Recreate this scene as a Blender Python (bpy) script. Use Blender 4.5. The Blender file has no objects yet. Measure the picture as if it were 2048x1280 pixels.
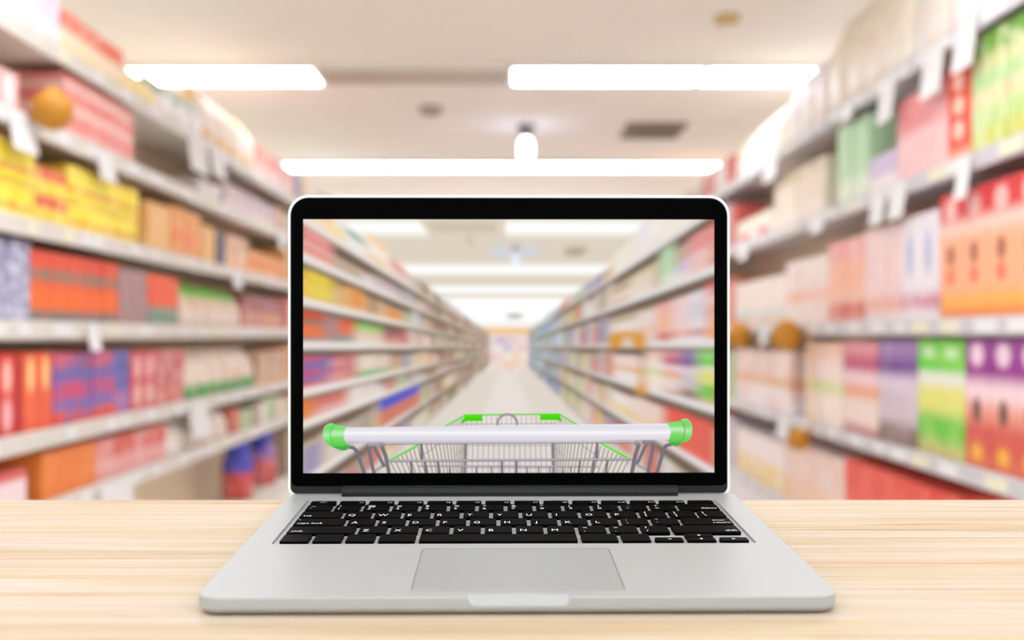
import bpy, bmesh, math, random
import numpy as np
from mathutils import Matrix, Vector, Euler

random.seed(7)
S = bpy.context.scene
COL = S.collection

# ------------------------------------------------------------------ camera, light, exposure
EYE = 1.57                                   # camera height above the shop floor
F_PX, PPX, PPY = 2008.0, 1017.0, 670.0       # focal length and axis point for a 2048 x 1280 picture
cam_d = bpy.data.cameras.new('camera')
cam = bpy.data.objects.new('camera', cam_d)
COL.objects.link(cam)
S.camera = cam
cam.location = (0, 0, EYE)
cam.rotation_euler = (math.pi / 2, 0, 0)
cam_d.sensor_width = 36
cam_d.lens = F_PX / 2048 * 36
cam_d.shift_x = (1024 - PPX) / 2048
cam_d.shift_y = (PPY - 640) / 2048
cam_d.clip_start = .02
cam_d.dof.use_dof = True
cam_d.dof.focus_distance = 0.622
cam_d.dof.aperture_fstop = 4.4
cam_d.dof.aperture_blades = 0

S.view_settings.view_transform = 'Standard'
S.view_settings.look = 'None'
S.view_settings.gamma = 1
S.view_settings.use_curve_mapping = False
S.view_settings.exposure = 1.36
EXPO = S.view_settings.exposure
S.cycles.use_denoising = True
S.cycles.max_bounces = 10
S.cycles.diffuse_bounces = 6
S.cycles.caustics_reflective = False
S.cycles.caustics_refractive = False
TUBE = 4.3                                   # radiance of the fluorescent diffusers

wd = bpy.data.worlds.new('world')
S.world = wd
wd.use_nodes = True
wd.node_tree.nodes['Background'].inputs[0].default_value = (.9, .92, 1, 1)
wd.node_tree.nodes['Background'].inputs[1].default_value = .3


# ------------------------------------------------------------------ helpers
def lin(c):
    c = np.asarray(c, float) / 255
    return np.where(c <= .04045, c / 12.92, ((c + .055) / 1.055) ** 2.4)


def C(c):
    return (*[float(x) for x in lin(c)], 1)


def new_mat(name):
    m = bpy.data.materials.new(name)
    m.use_nodes = True
    nt = m.node_tree
    return m, nt, nt.nodes['Principled BSDF']


def plain(name, col, rough=.5, metal=0, spec=.5, noise=0, nscale=30, emit=0):
    m, nt, b = new_mat(name)
    b.inputs['Roughness'].default_value = rough
    b.inputs['Metallic'].default_value = metal
    b.inputs['Specular IOR Level'].default_value = spec
    if noise:
        n = nt.nodes.new('ShaderNodeTexNoise')
        n.inputs['Scale'].default_value = nscale
        tc = nt.nodes.new('ShaderNodeTexCoord')
        nt.links.new(tc.outputs['Object'], n.inputs['Vector'])
        mx = nt.nodes.new('ShaderNodeMix')
        mx.data_type = 'RGBA'
        c = C(col)
        mx.inputs['A'].default_value = tuple(x * (1 - noise) for x in c[:3]) + (1,)
        mx.inputs['B'].default_value = tuple(min(1, x * (1 + noise)) for x in c[:3]) + (1,)
        nt.links.new(n.outputs['Fac'], mx.inputs['Factor'])
        nt.links.new(mx.outputs['Result'], b.inputs['Base Color'])
    else:
        b.inputs['Base Color'].default_value = C(col)
    if emit:
        b.inputs['Emission Color'].default_value = C(col)
        b.inputs['Emission Strength'].default_value = emit
    return m


def tag(o, label=None, cat=None, group=None, kind=None):
    for k, v in (('label', label), ('category', cat), ('group', group), ('kind', kind)):
        if v:
            o[k] = v
    return o


def empty(name, loc=(0, 0, 0), mw=None, parent=None):
    o = bpy.data.objects.new(name, None)
    o.empty_display_size = .05
    COL.objects.link(o)
    if mw is not None:
        o.matrix_world = mw
    else:
        o.location = loc
    if parent:
        o.parent = parent
    return o


def mesh_of(name, bm, mat, smooth=False):
    me = bpy.data.meshes.new(name)
    bmesh.ops.recalc_face_normals(bm, faces=bm.faces)
    bm.to_mesh(me)
    bm.free()
    if mat:
        me.materials.append(mat)
    if smooth:
        for p in me.polygons:
            p.use_smooth = True
    return me


def obj(name, bm_or_me, mat=None, parent=None, loc=None, smooth=False):
    me = bm_or_me if isinstance(bm_or_me, bpy.types.Mesh) else mesh_of(name, bm_or_me, mat, smooth)
    o = bpy.data.objects.new(name, me)
    COL.objects.link(o)
    if parent:
        o.parent = parent
    if loc is not None:
        o.location = loc
    return o


def box(bm, x0, x1, y0, y1, z0, z1, bev=0):
    vs = [bm.verts.new((x, y, z)) for z in (z0, z1) for y in (y0, y1) for x in (x0, x1)]
    fs = [bm.faces.new([vs[i] for i in q]) for q in
          ((0, 2, 3, 1), (4, 5, 7, 6), (0, 1, 5, 4), (2, 6, 7, 3), (0, 4, 6, 2), (1, 3, 7, 5))]
    if bev:
        es = list({e for f in fs for e in f.edges})
        bmesh.ops.bevel(bm, geom=es, offset=bev, segments=1, profile=.5, affect='EDGES')
    return bm


def bx(*a, **k):
    return box(bmesh.new(), *a, **k)


def rrect(x0, x1, y0, y1, r, n=6):
    """rounded rectangle outline; r is one radius or four (x0y0, x1y0, x1y1, x0y1)"""
    if not isinstance(r, (tuple, list)):
        r = (r,) * 4
    out = []
    for (cx, cy, a0), q in zip(((x0, y0, 180), (x1, y0, 270), (x1, y1, 0), (x0, y1, 90)), r):
        sx = 1 if cx == x0 else -1
        sy = 1 if cy == y0 else -1
        for k in range(n + 1):
            a = math.radians(a0 + 90 * k / n)
            out.append((cx + sx * q + q * math.cos(a), cy + sy * q + q * math.sin(a)))
    return out


def loft(bm, loops, cap0=True, cap1=True):
    """loops of equal count, each a list of 3-D points"""
    rows = [[bm.verts.new(p) for p in lp] for lp in loops]
    n = len(rows[0])
    for a, b in zip(rows, rows[1:]):
        for i in range(n):
            j = (i + 1) % n
            bm.faces.new((a[i], a[j], b[j], b[i]))
    if cap0:
        bm.faces.new(list(reversed(rows[0])))
    if cap1:
        bm.faces.new(rows[-1])
    return bm


def slab_loops(x0, x1, y0, y1, r, levels, n=6):
    """levels: (z, inset)"""
    out = []
    for z, ins in levels:
        rr = tuple(max(q - ins, 1e-5) for q in (r if isinstance(r, (tuple, list)) else (r,) * 4))
        out.append([(x, y, z) for x, y in rrect(x0 + ins, x1 - ins, y0 + ins, y1 - ins, rr, n)])
    return out


def lathe(prof, n=14, sx=1, sy=1):
    bm = bmesh.new()
    loft(bm, [[(r * sx * math.cos(2 * math.pi * k / n), r * sy * math.sin(2 * math.pi * k / n), z) for k in range(n)] for r, z in prof])
    return bm


# ------------------------------------------------------------------ the shop hall
HW = 1.60                                     # half width of the aisle at the shelf edges
CEIL = EYE + 1.70
m_ceil = plain('ceiling_paint', (238, 230, 220), .9, noise=.03, nscale=3)
m_wall = plain('wall_paint', (240, 238, 234), .9, noise=.03, nscale=3)
m_floor = plain('floor_vinyl', (240, 238, 235), .3, noise=.04, nscale=5)
Y0, Y1, XW = -5.2, 25.0, 6.0


def struct(name, bm, m):
    o = obj(name, bm, m)
    o['kind'] = 'structure'
    return o


struct('floor', bx(-XW, XW, Y0, Y1, -.1, 0), m_floor)
struct('ceiling', bx(-XW, XW, Y0, Y1, CEIL, CEIL + .1), m_ceil)
struct('wall_left', bx(-XW - .1, -XW, Y0, Y1, 0, CEIL), m_wall)
struct('wall_right', bx(XW, XW + .1, Y0, Y1, 0, CEIL), m_wall)
struct('wall_back', bx(-XW, XW, Y0 - .1, Y0, 0, CEIL), m_wall)
struct('wall_far', bx(-XW, XW, Y1, Y1 + .1, 0, CEIL), plain('far_wall_paint', (206, 186, 176), .9, noise=.03, nscale=3))
struct('trim_1', bx(-XW, XW, Y1 - .05, Y1 - .001, EYE + .78, EYE + 1.0), plain('orange_fascia', (240, 176, 90), .6))

ORD = ('first second third fourth fifth sixth seventh eighth ninth tenth eleventh twelfth thirteenth fourteenth fifteenth '
       'sixteenth seventeenth eighteenth nineteenth twentieth').split()

# ceiling lights: rows across the aisle
m_tube, nt, b = new_mat('lit_diffuser')
b.inputs['Base Color'].default_value = (.9, .9, .88, 1)
b.inputs['Emission Color'].default_value = (.9, .965, 1.04, 1)
b.inputs['Emission Strength'].default_value = TUBE
m_unlit = plain('unlit_diffuser', (176, 160, 140), .5)
m_hous = plain('fixture_white', (236, 232, 224), .5)
ROW0, ROWP = 3.0, 3.49


def light_meshes():
    bm = bmesh.new()
    for q in ((-.612, .612, -.215, -.2), (-.612, .612, .2, .215), (-.612, -.6, -.2, .2), (.6, .612, -.2, .2)):
        box(bm, *q, -.036, 0)
    box(bm, -.6, .6, -.2, .2, -.012, 0)
    a = mesh_of('housing', bm, m_hous)
    bm = bmesh.new()
    loft(bm, [[(x, y * k, z) for x, y in rrect(-.599, .599, -.199, .199, .02, 3)] for z, k in ((-.013, 1), (-.03, 1), (-.034, .94))])
    d = mesh_of('diffuser', bm, m_tube)
    d2 = d.copy()
    d2.materials.clear()
    d2.materials.append(m_unlit)
    return a, d, d2


hm, dm, dm2 = light_meshes()
for r in range(-2, 7):
    for k in range(-4, 4):
        x = .012 + (k + .5) * 1.232
        y = ROW0 + ROWP * r
        lit = not (r == 1 and k == -1)
        rn = {-2: 'rear', -1: 'next to rear'}.get(r, ORD[max(r, 0)])
        t = empty('ceiling_light', (x, y, CEIL))
        if lit:
            lb = f'{ORD[k + 4]} lit tube fixture from the left in {rn} ceiling row'
            if r >= 0:
                lb += ' ahead'
        else:
            lb = 'dark unlit tube fixture in the gap between lit ceiling tubes'
        tag(t, lb, 'ceiling light', 'tube fixtures on the ceiling')
        obj('housing', hm, parent=t)
        obj('diffuser', dm if lit else dm2, parent=t)

# small ceiling fittings
m_vent = plain('vent_grey', (134, 122, 100), .6)
t = empty('ceiling_vent', (1.19, 8.3, CEIL))
tag(t, 'dark grey slatted air vent on the ceiling beside the pendant lamp', 'vent')
bm = bmesh.new()
for a in ((-.24, .24, -.27, -.23), (-.24, .24, .23, .27), (-.24, -.2, -.23, .23), (.2, .24, -.23, .23)):
    box(bm, *a, -.03, 0)
obj('frame', bm, m_vent, t)
sl = mesh_of('slat', bx(-.2, .2, -.02, .02, -.028, -.016), plain('vent_slat', (110, 98, 80), .6))
for i in range(8):
    o = obj('slat', sl, parent=t, loc=(0, -.2 + i * .057, 0))
    o.rotation_euler.x = .0
obj('backing', bx(-.2, .2, -.23, .23, -.008, -.001), plain('vent_backing', (70, 62, 50), .8), t)
t = obj('smoke_detector', lathe([(.07, 0), (.07, -.02), (.05, -.045), (.02, -.05)], 18), plain('detector_tan', (206, 178, 130), .5), loc=(1.165, 5.36, CEIL))
tag(t, 'small tan round smoke detector on the bare ceiling above right', 'smoke detector')
obj('sensor', lathe([(.02, -.05), (.018, -.058), (.008, -.06)], 12), m_hous, t)
t = obj('ceiling_speaker', lathe([(.09, 0), (.09, -.03), (.075, -.05), (.03, -.05)], 18), plain('speaker_grey', (176, 166, 152), .6), loc=(-.58, 7.5, CEIL))
tag(t, 'small grey round speaker on the ceiling behind the unlit tube', 'speaker')
obj('grille', lathe([(.06, -.05), (.055, -.055), (.01, -.057)], 14), m_vent, t)
t = empty('pendant_lamp', (.142, 8.15, CEIL))
tag(t, 'glowing bluish white pendant bulb hanging on a dark neck', 'lamp')
obj('canopy', lathe([(.08, 0), (.08, -.02), (.03, -.035)], 16), m_vent, t)
obj('neck', lathe([(.05, -.02), (.05, -.09), (.045, -.1)], 12), plain('lamp_neck', (120, 116, 118), .4), t)
m_bulb = plain('blue_white_bulb', (200, 214, 255), .3, emit=5)
obj('bulb', lathe([(.03, -.1), (.05, -.13), (.057, -.19), (.053, -.25), (.035, -.28), (.01, -.29)], 18), m_bulb, t, smooth=True)

# ------------------------------------------------------------------ package prints
KINDS = {}
SOFT = .06


def kind(name, shape, bands, spots=(), mott=None, desc='', w=.14, d=.22, cat=None):
    """bands: (top edge 0..1, colour) from the foot up; spots: (u, v, ru, rv, colour); mott: (colour, scale, amount)"""
    KINDS[name] = dict(name=name, shape=shape, bands=bands, spots=spots, mott=mott, desc=desc, w=w, d=d, cat=cat or shape, mat=None, meshes={})


def print_mat(k):
    if k['mat']:
        return k['mat']
    m, nt, b = new_mat('print_' + k['name'])
    N, L = nt.nodes, nt.links
    b.inputs['Roughness'].default_value = .45
    b.inputs['Specular IOR Level'].default_value = .3
    tc = N.new('ShaderNodeTexCoord')
    sp = N.new('ShaderNodeSeparateXYZ')
    L.new(tc.outputs['Generated'], sp.inputs[0])
    rp = N.new('ShaderNodeValToRGB')
    L.new(sp.outputs['Z'], rp.inputs['Fac'])
    el = rp.color_ramp.elements
    bands = k['bands']
    el[0].position = 0
    el[0].color = C(bands[0][1])
    el[1].position = 1
    el[1].color = C(bands[-1][1])
    for (t, c), (_, c2) in zip(bands, bands[1:]):
        e = el.new(max(.001, t - SOFT)); e.color = C(c)
        e = el.new(min(.999, t + SOFT)); e.color = C(c2)
    out = rp.outputs['Color']
    if k['mott']:
        col, sc, am = k['mott']
        oi = N.new('ShaderNodeObjectInfo')
        ad = N.new('ShaderNodeVectorMath'); ad.operation = 'ADD'
        mu = N.new('ShaderNodeMath'); mu.operation = 'MULTIPLY'; mu.inputs[1].default_value = 20
        L.new(oi.outputs['Random'], mu.inputs[0])
        L.new(tc.outputs['Object'], ad.inputs[0]); L.new(mu.outputs[0], ad.inputs[1])
        ns = N.new('ShaderNodeTexNoise'); ns.inputs['Scale'].default_value = sc; ns.inputs['Detail'].default_value = 1
        L.new(ad.outputs[0], ns.inputs['Vector'])
        mr = N.new('ShaderNodeMapRange'); mr.inputs[1].default_value = .48; mr.inputs[2].default_value = .6; mr.inputs[4].default_value = am
        L.new(ns.outputs['Fac'], mr.inputs[0])
        mx = N.new('ShaderNodeMix'); mx.data_type = 'RGBA'
        L.new(mr.outputs[0], mx.inputs['Factor']); L.new(out, mx.inputs['A']); mx.inputs['B'].default_value = C(col)
        out = mx.outputs['Result']
    for (u, v, ru, rv, col) in k['spots']:
        def axis(sock, c, r):
            a = N.new('ShaderNodeMath'); a.operation = 'SUBTRACT'; L.new(sock, a.inputs[0]); a.inputs[1].default_value = c
            q = N.new('ShaderNodeMath'); q.operation = 'DIVIDE'; L.new(a.outputs[0], q.inputs[0]); q.inputs[1].default_value = r
            p = N.new('ShaderNodeMath'); p.operation = 'POWER'; L.new(q.outputs[0], p.inputs[0]); p.inputs[1].default_value = 2
            return p.outputs[0]
        s = N.new('ShaderNodeMath'); s.operation = 'ADD'
        L.new(axis(sp.outputs['Y'], u, ru), s.inputs[0]); L.new(axis(sp.outputs['Z'], v, rv), s.inputs[1])
        mr = N.new('ShaderNodeMapRange'); mr.inputs[1].default_value = 1.55; mr.inputs[2].default_value = .5
        L.new(s.outputs[0], mr.inputs[0])
        mx = N.new('ShaderNodeMix'); mx.data_type = 'RGBA'
        L.new(mr.outputs[0], mx.inputs['Factor']); L.new(out, mx.inputs['A']); mx.inputs['B'].default_value = C(col)
        out = mx.outputs['Result']
    L.new(out, b.inputs['Base Color'])
    k['mat'] = m
    return m


def pack_mesh(k, w, d, h):
    """package with its front towards +X, width along Y, foot at z = 0, front face at x = 0"""
    key = (round(w, 3), round(h, 3))
    if key in k['meshes']:
        return k['meshes'][key]
    m = print_mat(k)
    sh = k['shape']
    cap = None
    if sh == 'carton':
        bm = bmesh.new()
        e = min(.004, w * .05)
        loft(bm, [[(x, y, z) for x, y in rrect(-d + i, -i, -w / 2 + i, w / 2 - i, max(e - i, .0005), 1)]
                  for z, i in ((0, e), (e, 0), (h - e, 0), (h - .001, e * .8))], True, True)
        box(bm, -d + e, -e, -.004, .004, h - .002, h)          # taped seam of the top flaps
        me = mesh_of('carton', bm, m)
    elif sh == 'pouch':
        bm = bmesh.new()
        lv = ((0, .86, .86), (.02, .98, 1), (.15, 1, 1), (.5, .99, .96), (.75, .97, .7), (.9, .96, .3), (.955, .96, .06), (1, .97, .05))
        loops = []
        n = 16
        for v, a, c in lv:
            lp = []
            for q in range(n):
                t = 2 * math.pi * q / n
                cx, sx = math.cos(t), math.sin(t)
                px = math.copysign(abs(cx) ** .55, cx)
                py = math.copysign(abs(sx) ** .4, sx)
                lp.append((-d / 2 + px * d / 2 * c, py * w / 2 * a, v * h))
            loops.append(lp)
        loft(bm, loops)
        me = mesh_of('pouch', bm, m, True)
    elif sh in ('bottle', 'jar', 'detergent_bottle'):
        r = min(w / 2 * .94, k.get('r', 9))
        if sh == 'jar':
            prof = [(r * .8, 0), (r * .97, h * .08), (r, h * .3), (r, h * .62), (r * .8, h * .78), (r * .66, h * .84)]
            cp = [(r * .72, h * .84), (r * .74, h * .86), (r * .74, h * .98), (r * .68, h)]
        elif sh == 'bottle':
            prof = [(r * .85, 0), (r, h * .03), (r, h * .5), (r * .9, h * .6), (r * .42, h * .76), (r * .36, h * .88)]
            cp = [(r * .42, h * .88), (r * .44, h * .89), (r * .42, h * .99), (r * .35, h)]
        else:
            prof = [(r * .85, 0), (r, h * .04), (r, h * .55), (r * .95, h * .66), (r * .7, h * .76), (r * .5, h * .8)]
            cp = [(r * .72, h * .8), (r * .78, h * .81), (r * .7, h * .97), (r * .56, h)]
        bm = lathe(prof, 16)
        bmesh.ops.translate(bm, vec=(-r, 0, 0), verts=bm.verts)
        me = mesh_of(sh, bm, m, True)
        bm = lathe(cp, 14)
        bmesh.ops.translate(bm, vec=(-r, 0, 0), verts=bm.verts)
        cap = mesh_of('cap', bm, plain('cap_' + k['name'], k['cap'], .4), True)
    k['meshes'][key] = (me, cap)
    return me, cap


# left rack kinds
kind('lilac', 'carton', [(.5, (228, 222, 230)), (1, (210, 200, 222))], desc='tall lilac and white carton', w=.13)
kind('lavender', 'carton', [(.3, (236, 232, 236)), (1, (226, 218, 230))], mott=((200, 186, 214), 14, .6), desc='tall pale lavender carton', w=.15)
kind('redcream', 'carton', [(.18, (244, 214, 130)), (.55, (246, 226, 196)), (1, (234, 122, 100))], mott=((246, 220, 200), 20, .4), desc='low cream carton with red top', w=.15)
kind('yellowcream', 'pouch', [(.5, (246, 222, 150)), (1, (250, 226, 190))], desc='small pale yellow bag', w=.16, d=.16, cat='bag')
kind('greenwhite', 'pouch', [(.55, (240, 236, 236)), (.86, (112, 160, 120)), (1, (228, 228, 226))], mott=((236, 232, 236), 12, .5), desc='white bag with green top', w=.2, d=.18, cat='bag')
kind('orangecream', 'pouch', [(.25, (240, 200, 140)), (.7, (246, 232, 222)), (1, (246, 206, 150))], mott=((250, 240, 230), 10, .6), desc='tall cream and orange bag', w=.26, d=.2, cat='bag')
kind('pinkred', 'carton', [(.45, (236, 200, 196)), (1, (230, 142, 128))], mott=((240, 214, 208), 14, .6), desc='pinkish red carton', w=.2)
kind('pinkwhite', 'carton', [(1, (234, 176, 172))], spots=((.5, .5, .3, .4, (240, 226, 228)),), desc='small pink carton with white oval', w=.13)
kind('pinkbig', 'carton', [(.12, (236, 190, 180)), (.42, (232, 136, 128)), (.5, (242, 206, 196)), (.78, (230, 128, 120)), (.84, (240, 200, 192)), (1, (226, 130, 122))], mott=((238, 180, 170), 18, .5), desc='pink red carton with pale stripes', w=.17)
kind('whitelow', 'carton', [(1, (234, 228, 228))], mott=((214, 180, 176), 18, .6), desc='low white carton', w=.16)
kind('mauve', 'carton', [(.4, (214, 196, 198)), (1, (190, 166, 170))], mott=((230, 214, 216), 14, .7), desc='mauve grey carton', w=.2)
kind('yellow', 'carton', [(.2, (244, 222, 40)), (.34, (216, 120, 50)), (.8, (240, 216, 36)), (1, (226, 190, 60))], mott=((250, 236, 120), 16, .5), desc='yellow carton with red band', w=.115)
kind('yellowred', 'carton', [(.55, (240, 208, 70)), (1, (220, 86, 66))], mott=((246, 226, 120), 16, .4), desc='yellow carton with red top', w=.115)
kind('tan', 'carton', [(1, (230, 176, 106))], mott=((240, 200, 140), 10, .5), desc='tan carton', w=.16)
kind('orange', 'carton', [(.3, (230, 150, 80)), (.6, (234, 124, 50)), (1, (226, 150, 70))], mott=((240, 176, 110), 12, .6), desc='orange carton', w=.2)
kind('navy', 'carton', [(1, (70, 66, 92))], desc='narrow navy carton', w=.14)
kind('tanorange', 'carton', [(.4, (232, 166, 90)), (1, (206, 160, 120))], mott=((240, 210, 190), 10, .7), desc='tan and orange carton', w=.22)
kind('bluegrey', 'carton', [(.9, (152, 152, 182)), (1, (84, 84, 124))], mott=((206, 204, 220), 26, .8), desc='speckled blue grey carton', w=.2)
kind('stripe', 'carton', [(.16, (112, 118, 116)), (.48, (238, 108, 40)), (.58, (226, 90, 46)), (.74, (122, 118, 104)), (1, (222, 76, 52))], mott=((230, 100, 60), 8, .25), desc='orange carton with grey green stripes', w=.17)
kind('mauve2', 'carton', [(1, (172, 136, 136))], mott=((150, 120, 126), 24, .6), desc='mauve brown carton', w=.2)
kind('redgreen', 'carton', [(.36, (126, 150, 134)), (1, (236, 92, 56))], desc='red orange carton with green foot', w=.26)
kind('greenbag', 'pouch', [(.42, (228, 208, 196)), (.7, (222, 190, 160)), (1, (120, 206, 70))], mott=((236, 220, 200), 12, .4), desc='beige bag with bright green top', w=.22, d=.2, cat='bag')
kind('purplebox', 'carton', [(.5, (212, 150, 120)), (1, (150, 84, 80))], mott=((196, 130, 150), 9, .7), desc='brown and orange carton', w=.26)
kind('redoval', 'carton', [(.48, (206, 60, 56)), (1, (214, 54, 44))], spots=((.5, .25, .26, .2, (240, 176, 180)), (.5, .72, .26, .2, (244, 186, 170))), desc='red carton with two pale ovals', w=.11)
kind('darkred', 'carton', [(1, (178, 34, 36))], desc='narrow dark red carton', w=.1)
kind('orangered', 'carton', [(.5, (232, 104, 66)), (1, (236, 110, 60))], spots=((.5, .72, .22, .22, (246, 206, 140)),), mott=((216, 70, 60), 10, .5), desc='orange red carton', w=.13)
kind('bluered', 'carton', [(.2, (226, 84, 62)), (.34, (120, 104, 176)), (.6, (200, 72, 110)), (.78, (110, 100, 170)), (1, (206, 92, 110))], mott=((96, 104, 178), 12, .55), desc='red carton with violet blue print', w=.12)
kind('bluebox', 'carton', [(.34, (200, 110, 150)), (.7, (96, 96, 168)), (1, (84, 96, 160))], mott=((130, 130, 196), 12, .6), desc='violet blue carton', w=.12)
kind('pinkredb', 'carton', [(1, (206, 76, 90))], spots=((.5, .25, .3, .2, (234, 188, 176)), (.5, .72, .3, .2, (232, 180, 180))), desc='crimson carton with cream ovals', w=.15)
kind('mauvered', 'carton', [(.3, (208, 110, 90)), (1, (196, 96, 98))], mott=((226, 176, 176), 12, .7), desc='dusty red carton', w=.2)
kind('traywhite', 'pouch', [(.28, (80, 172, 104)), (1, (232, 218, 204))], mott=((212, 168, 130), 10, .5), desc='cream bag in green tray', w=.24, d=.2, cat='bag')
kind('brownbag', 'carton', [(.3, (206, 160, 120)), (1, (186, 140, 104))], mott=((226, 206, 190), 9, .7), desc='brown and cream carton', w=.3)
kind('pinktray', 'carton', [(.75, (238, 214, 216)), (1, (216, 100, 96))], desc='pale pink carton with red rim', w=.18)
kind('orangecarton', 'carton', [(1, (228, 124, 54))], mott=((236, 150, 80), 10, .4), desc='plain orange carton', w=.24)
kind('redpink', 'carton', [(.5, (226, 160, 156)), (1, (214, 92, 80))], mott=((230, 180, 176), 10, .6), desc='rose red carton', w=.2)
kind('whitepack', 'pouch', [(1, (234, 226, 220))], mott=((216, 176, 130), 9, .5), desc='white bag with tan print', w=.26, d=.2, cat='bag')
kind('bluebottle', 'detergent_bottle', [(.58, (214, 92, 88)), (1, (88, 90, 196))], mott=((232, 160, 160), 9, .5), desc='red bottle with blue cap', w=.6, cat='bottle')
KINDS['bluebottle']['r'] = .1
KINDS['bluebottle']['cap'] = (80, 92, 208)
# right rack kinds
kind('paletop', 'pouch', [(.4, (240, 234, 226)), (1, (238, 232, 234))], mott=((236, 206, 206), 9, .6), desc='pale pink and white bag', w=.24, d=.18, cat='bag')
kind('palegreen', 'pouch', [(.5, (236, 230, 222)), (1, (214, 230, 204))], mott=((240, 222, 204), 9, .5), desc='pale green and white bag', w=.24, d=.18, cat='bag')
kind('palecream', 'pouch', [(.4, (242, 234, 222)), (1, (240, 232, 214))], mott=((236, 216, 200), 9, .5), desc='pale cream bag', w=.28, d=.18, cat='bag')
kind('greenpack', 'carton', [(.2, (200, 200, 90)), (.38, (182, 206, 128)), (.52, (226, 200, 160)), (.68, (170, 206, 140)), (.8, (214, 206, 150)), (1, (112, 160, 66))], mott=((214, 226, 176), 12, .6), desc='tall light green carton', w=.2)
kind('redspot', 'carton', [(.1, (232, 176, 140)), (1, (222, 76, 52))], spots=((.5, .3, .22, .09, (244, 206, 186)), (.5, .55, .22, .09, (244, 206, 180)), (.5, .78, .22, .09, (240, 196, 180))), desc='red carton with three pale dots', w=.17)
kind('pinktall', 'carton', [(.55, (238, 196, 194)), (1, (228, 142, 142))], mott=((240, 180, 176), 8, .5), desc='tall pink carton', w=.19)
kind('lavlow', 'carton', [(.4, (236, 226, 228)), (1, (206, 190, 220))], desc='low lavender carton', w=.22)
kind('mint', 'carton', [(.3, (220, 232, 208)), (1, (184, 220, 178))], desc='tall mint green carton', w=.2)
kind('beige', 'carton', [(.3, (236, 220, 206)), (.8, (228, 212, 190)), (1, (204, 186, 150))], mott=((240, 230, 216), 8, .5), desc='beige carton', w=.26)
kind('creamred', 'carton', [(.3, (240, 232, 224)), (1, (234, 220, 200))], spots=((.5, .24, .3, .16, (206, 96, 106)),), desc='cream carton with red patch', w=.4)
kind('peach', 'carton', [(.06, (230, 120, 74)), (.19, (236, 172, 80)), (.66, (240, 172, 132)), (.76, (236, 200, 186)), (1, (214, 58, 62))],
     spots=((.5, .5, .17, .085, (166, 92, 66)), (.5, .33, .16, .07, (228, 110, 82)), (.5, .86, .24, .09, (242, 186, 180))), desc='peach carton with scarlet top', w=.2)
kind('whiteblue', 'carton', [(.1, (232, 226, 226)), (.24, (200, 130, 150)), (1, (228, 224, 230))], spots=((.5, .62, .2, .2, (178, 182, 214)),), mott=((238, 220, 220), 10, .5), desc='white carton with pale blue print', w=.17)
kind('pinkpeach', 'carton', [(.1, (232, 222, 220)), (.24, (232, 168, 138)), (1, (236, 208, 204))], mott=((222, 186, 196), 10, .5), desc='pale pink carton with peach band', w=.17)
kind('salmon', 'carton', [(.02, (220, 180, 170)), (.26, (206, 112, 100)), (.34, (236, 190, 170)), (.75, (240, 180, 150)), (1, (236, 168, 166))], mott=((240, 196, 180), 8, .4), desc='salmon carton with brick red foot', w=.2)
kind('whitepink', 'carton', [(.35, (236, 222, 214)), (.5, (236, 178, 152)), (1, (234, 220, 214))], mott=((236, 204, 196), 8, .6), desc='white carton with faint pink print', w=.24)
kind('palewhite', 'carton', [(.2, (214, 196, 170)), (.35, (204, 214, 214)), (1, (234, 218, 208))], mott=((238, 228, 222), 8, .5), desc='off white carton', w=.3)
kind('purple', 'carton', [(.1, (216, 110, 80)), (.36, (206, 88, 76)), (.5, (226, 150, 130)), (.68, (238, 206, 212)), (.83, (146, 44, 136)), (1, (150, 70, 146))],
     spots=((.5, .44, .16, .1, (96, 62, 60)), (.5, .87, .26, .09, (236, 206, 222)), (.5, .12, .24, .07, (234, 170, 60))), desc='pink carton with purple top', w=.19)
kind('limegreen', 'carton', [(.12, (196, 180, 120)), (.36, (104, 192, 64)), (.62, (226, 220, 120)), (.7, (226, 226, 214)), (.9, (96, 204, 58)), (1, (104, 196, 70))],
     spots=((.5, .88, .26, .05, (196, 232, 180)),), mott=((190, 220, 120), 9, .35), desc='yellow carton with lime green ends', w=.19)
kind('violet', 'carton', [(.2, (132, 106, 90)), (.5, (206, 192, 198)), (.66, (222, 206, 220)), (.82, (112, 66, 142)), (1, (150, 120, 176))], mott=((190, 170, 190), 9, .3), desc='violet carton with brown foot', w=.19)
kind('magenta', 'carton', [(.08, (188, 112, 104)), (.4, (236, 214, 206)), (.52, (232, 156, 112)), (.68, (236, 206, 212)), (.84, (188, 74, 112)), (1, (226, 150, 160))], desc='pink carton with magenta band', w=.2)
kind('limepale', 'carton', [(.4, (240, 226, 212)), (.52, (200, 214, 120)), (.8, (238, 218, 212)), (1, (238, 198, 176))], mott=((240, 226, 220), 8, .4), desc='pale pink carton with lime band', w=.22)
kind('palespot', 'carton', [(.4, (236, 228, 226)), (.55, (224, 178, 130)), (1, (236, 216, 208))], mott=((216, 120, 100), 7, .35), desc='pale carton with scattered red print', w=.28)
kind('redcarton', 'carton', [(1, (226, 78, 64))], mott=((236, 120, 100), 8, .5), desc='bright red carton', w=.22)
kind('palepink', 'carton', [(.4, (236, 204, 180)), (1, (236, 214, 206))], mott=((234, 176, 140), 8, .5), desc='pale peach carton', w=.24)
kind('whiteyellow', 'carton', [(.5, (232, 204, 140)), (1, (236, 222, 218))], mott=((240, 230, 226), 7, .5), desc='white carton with yellow foot', w=.28)

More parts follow.
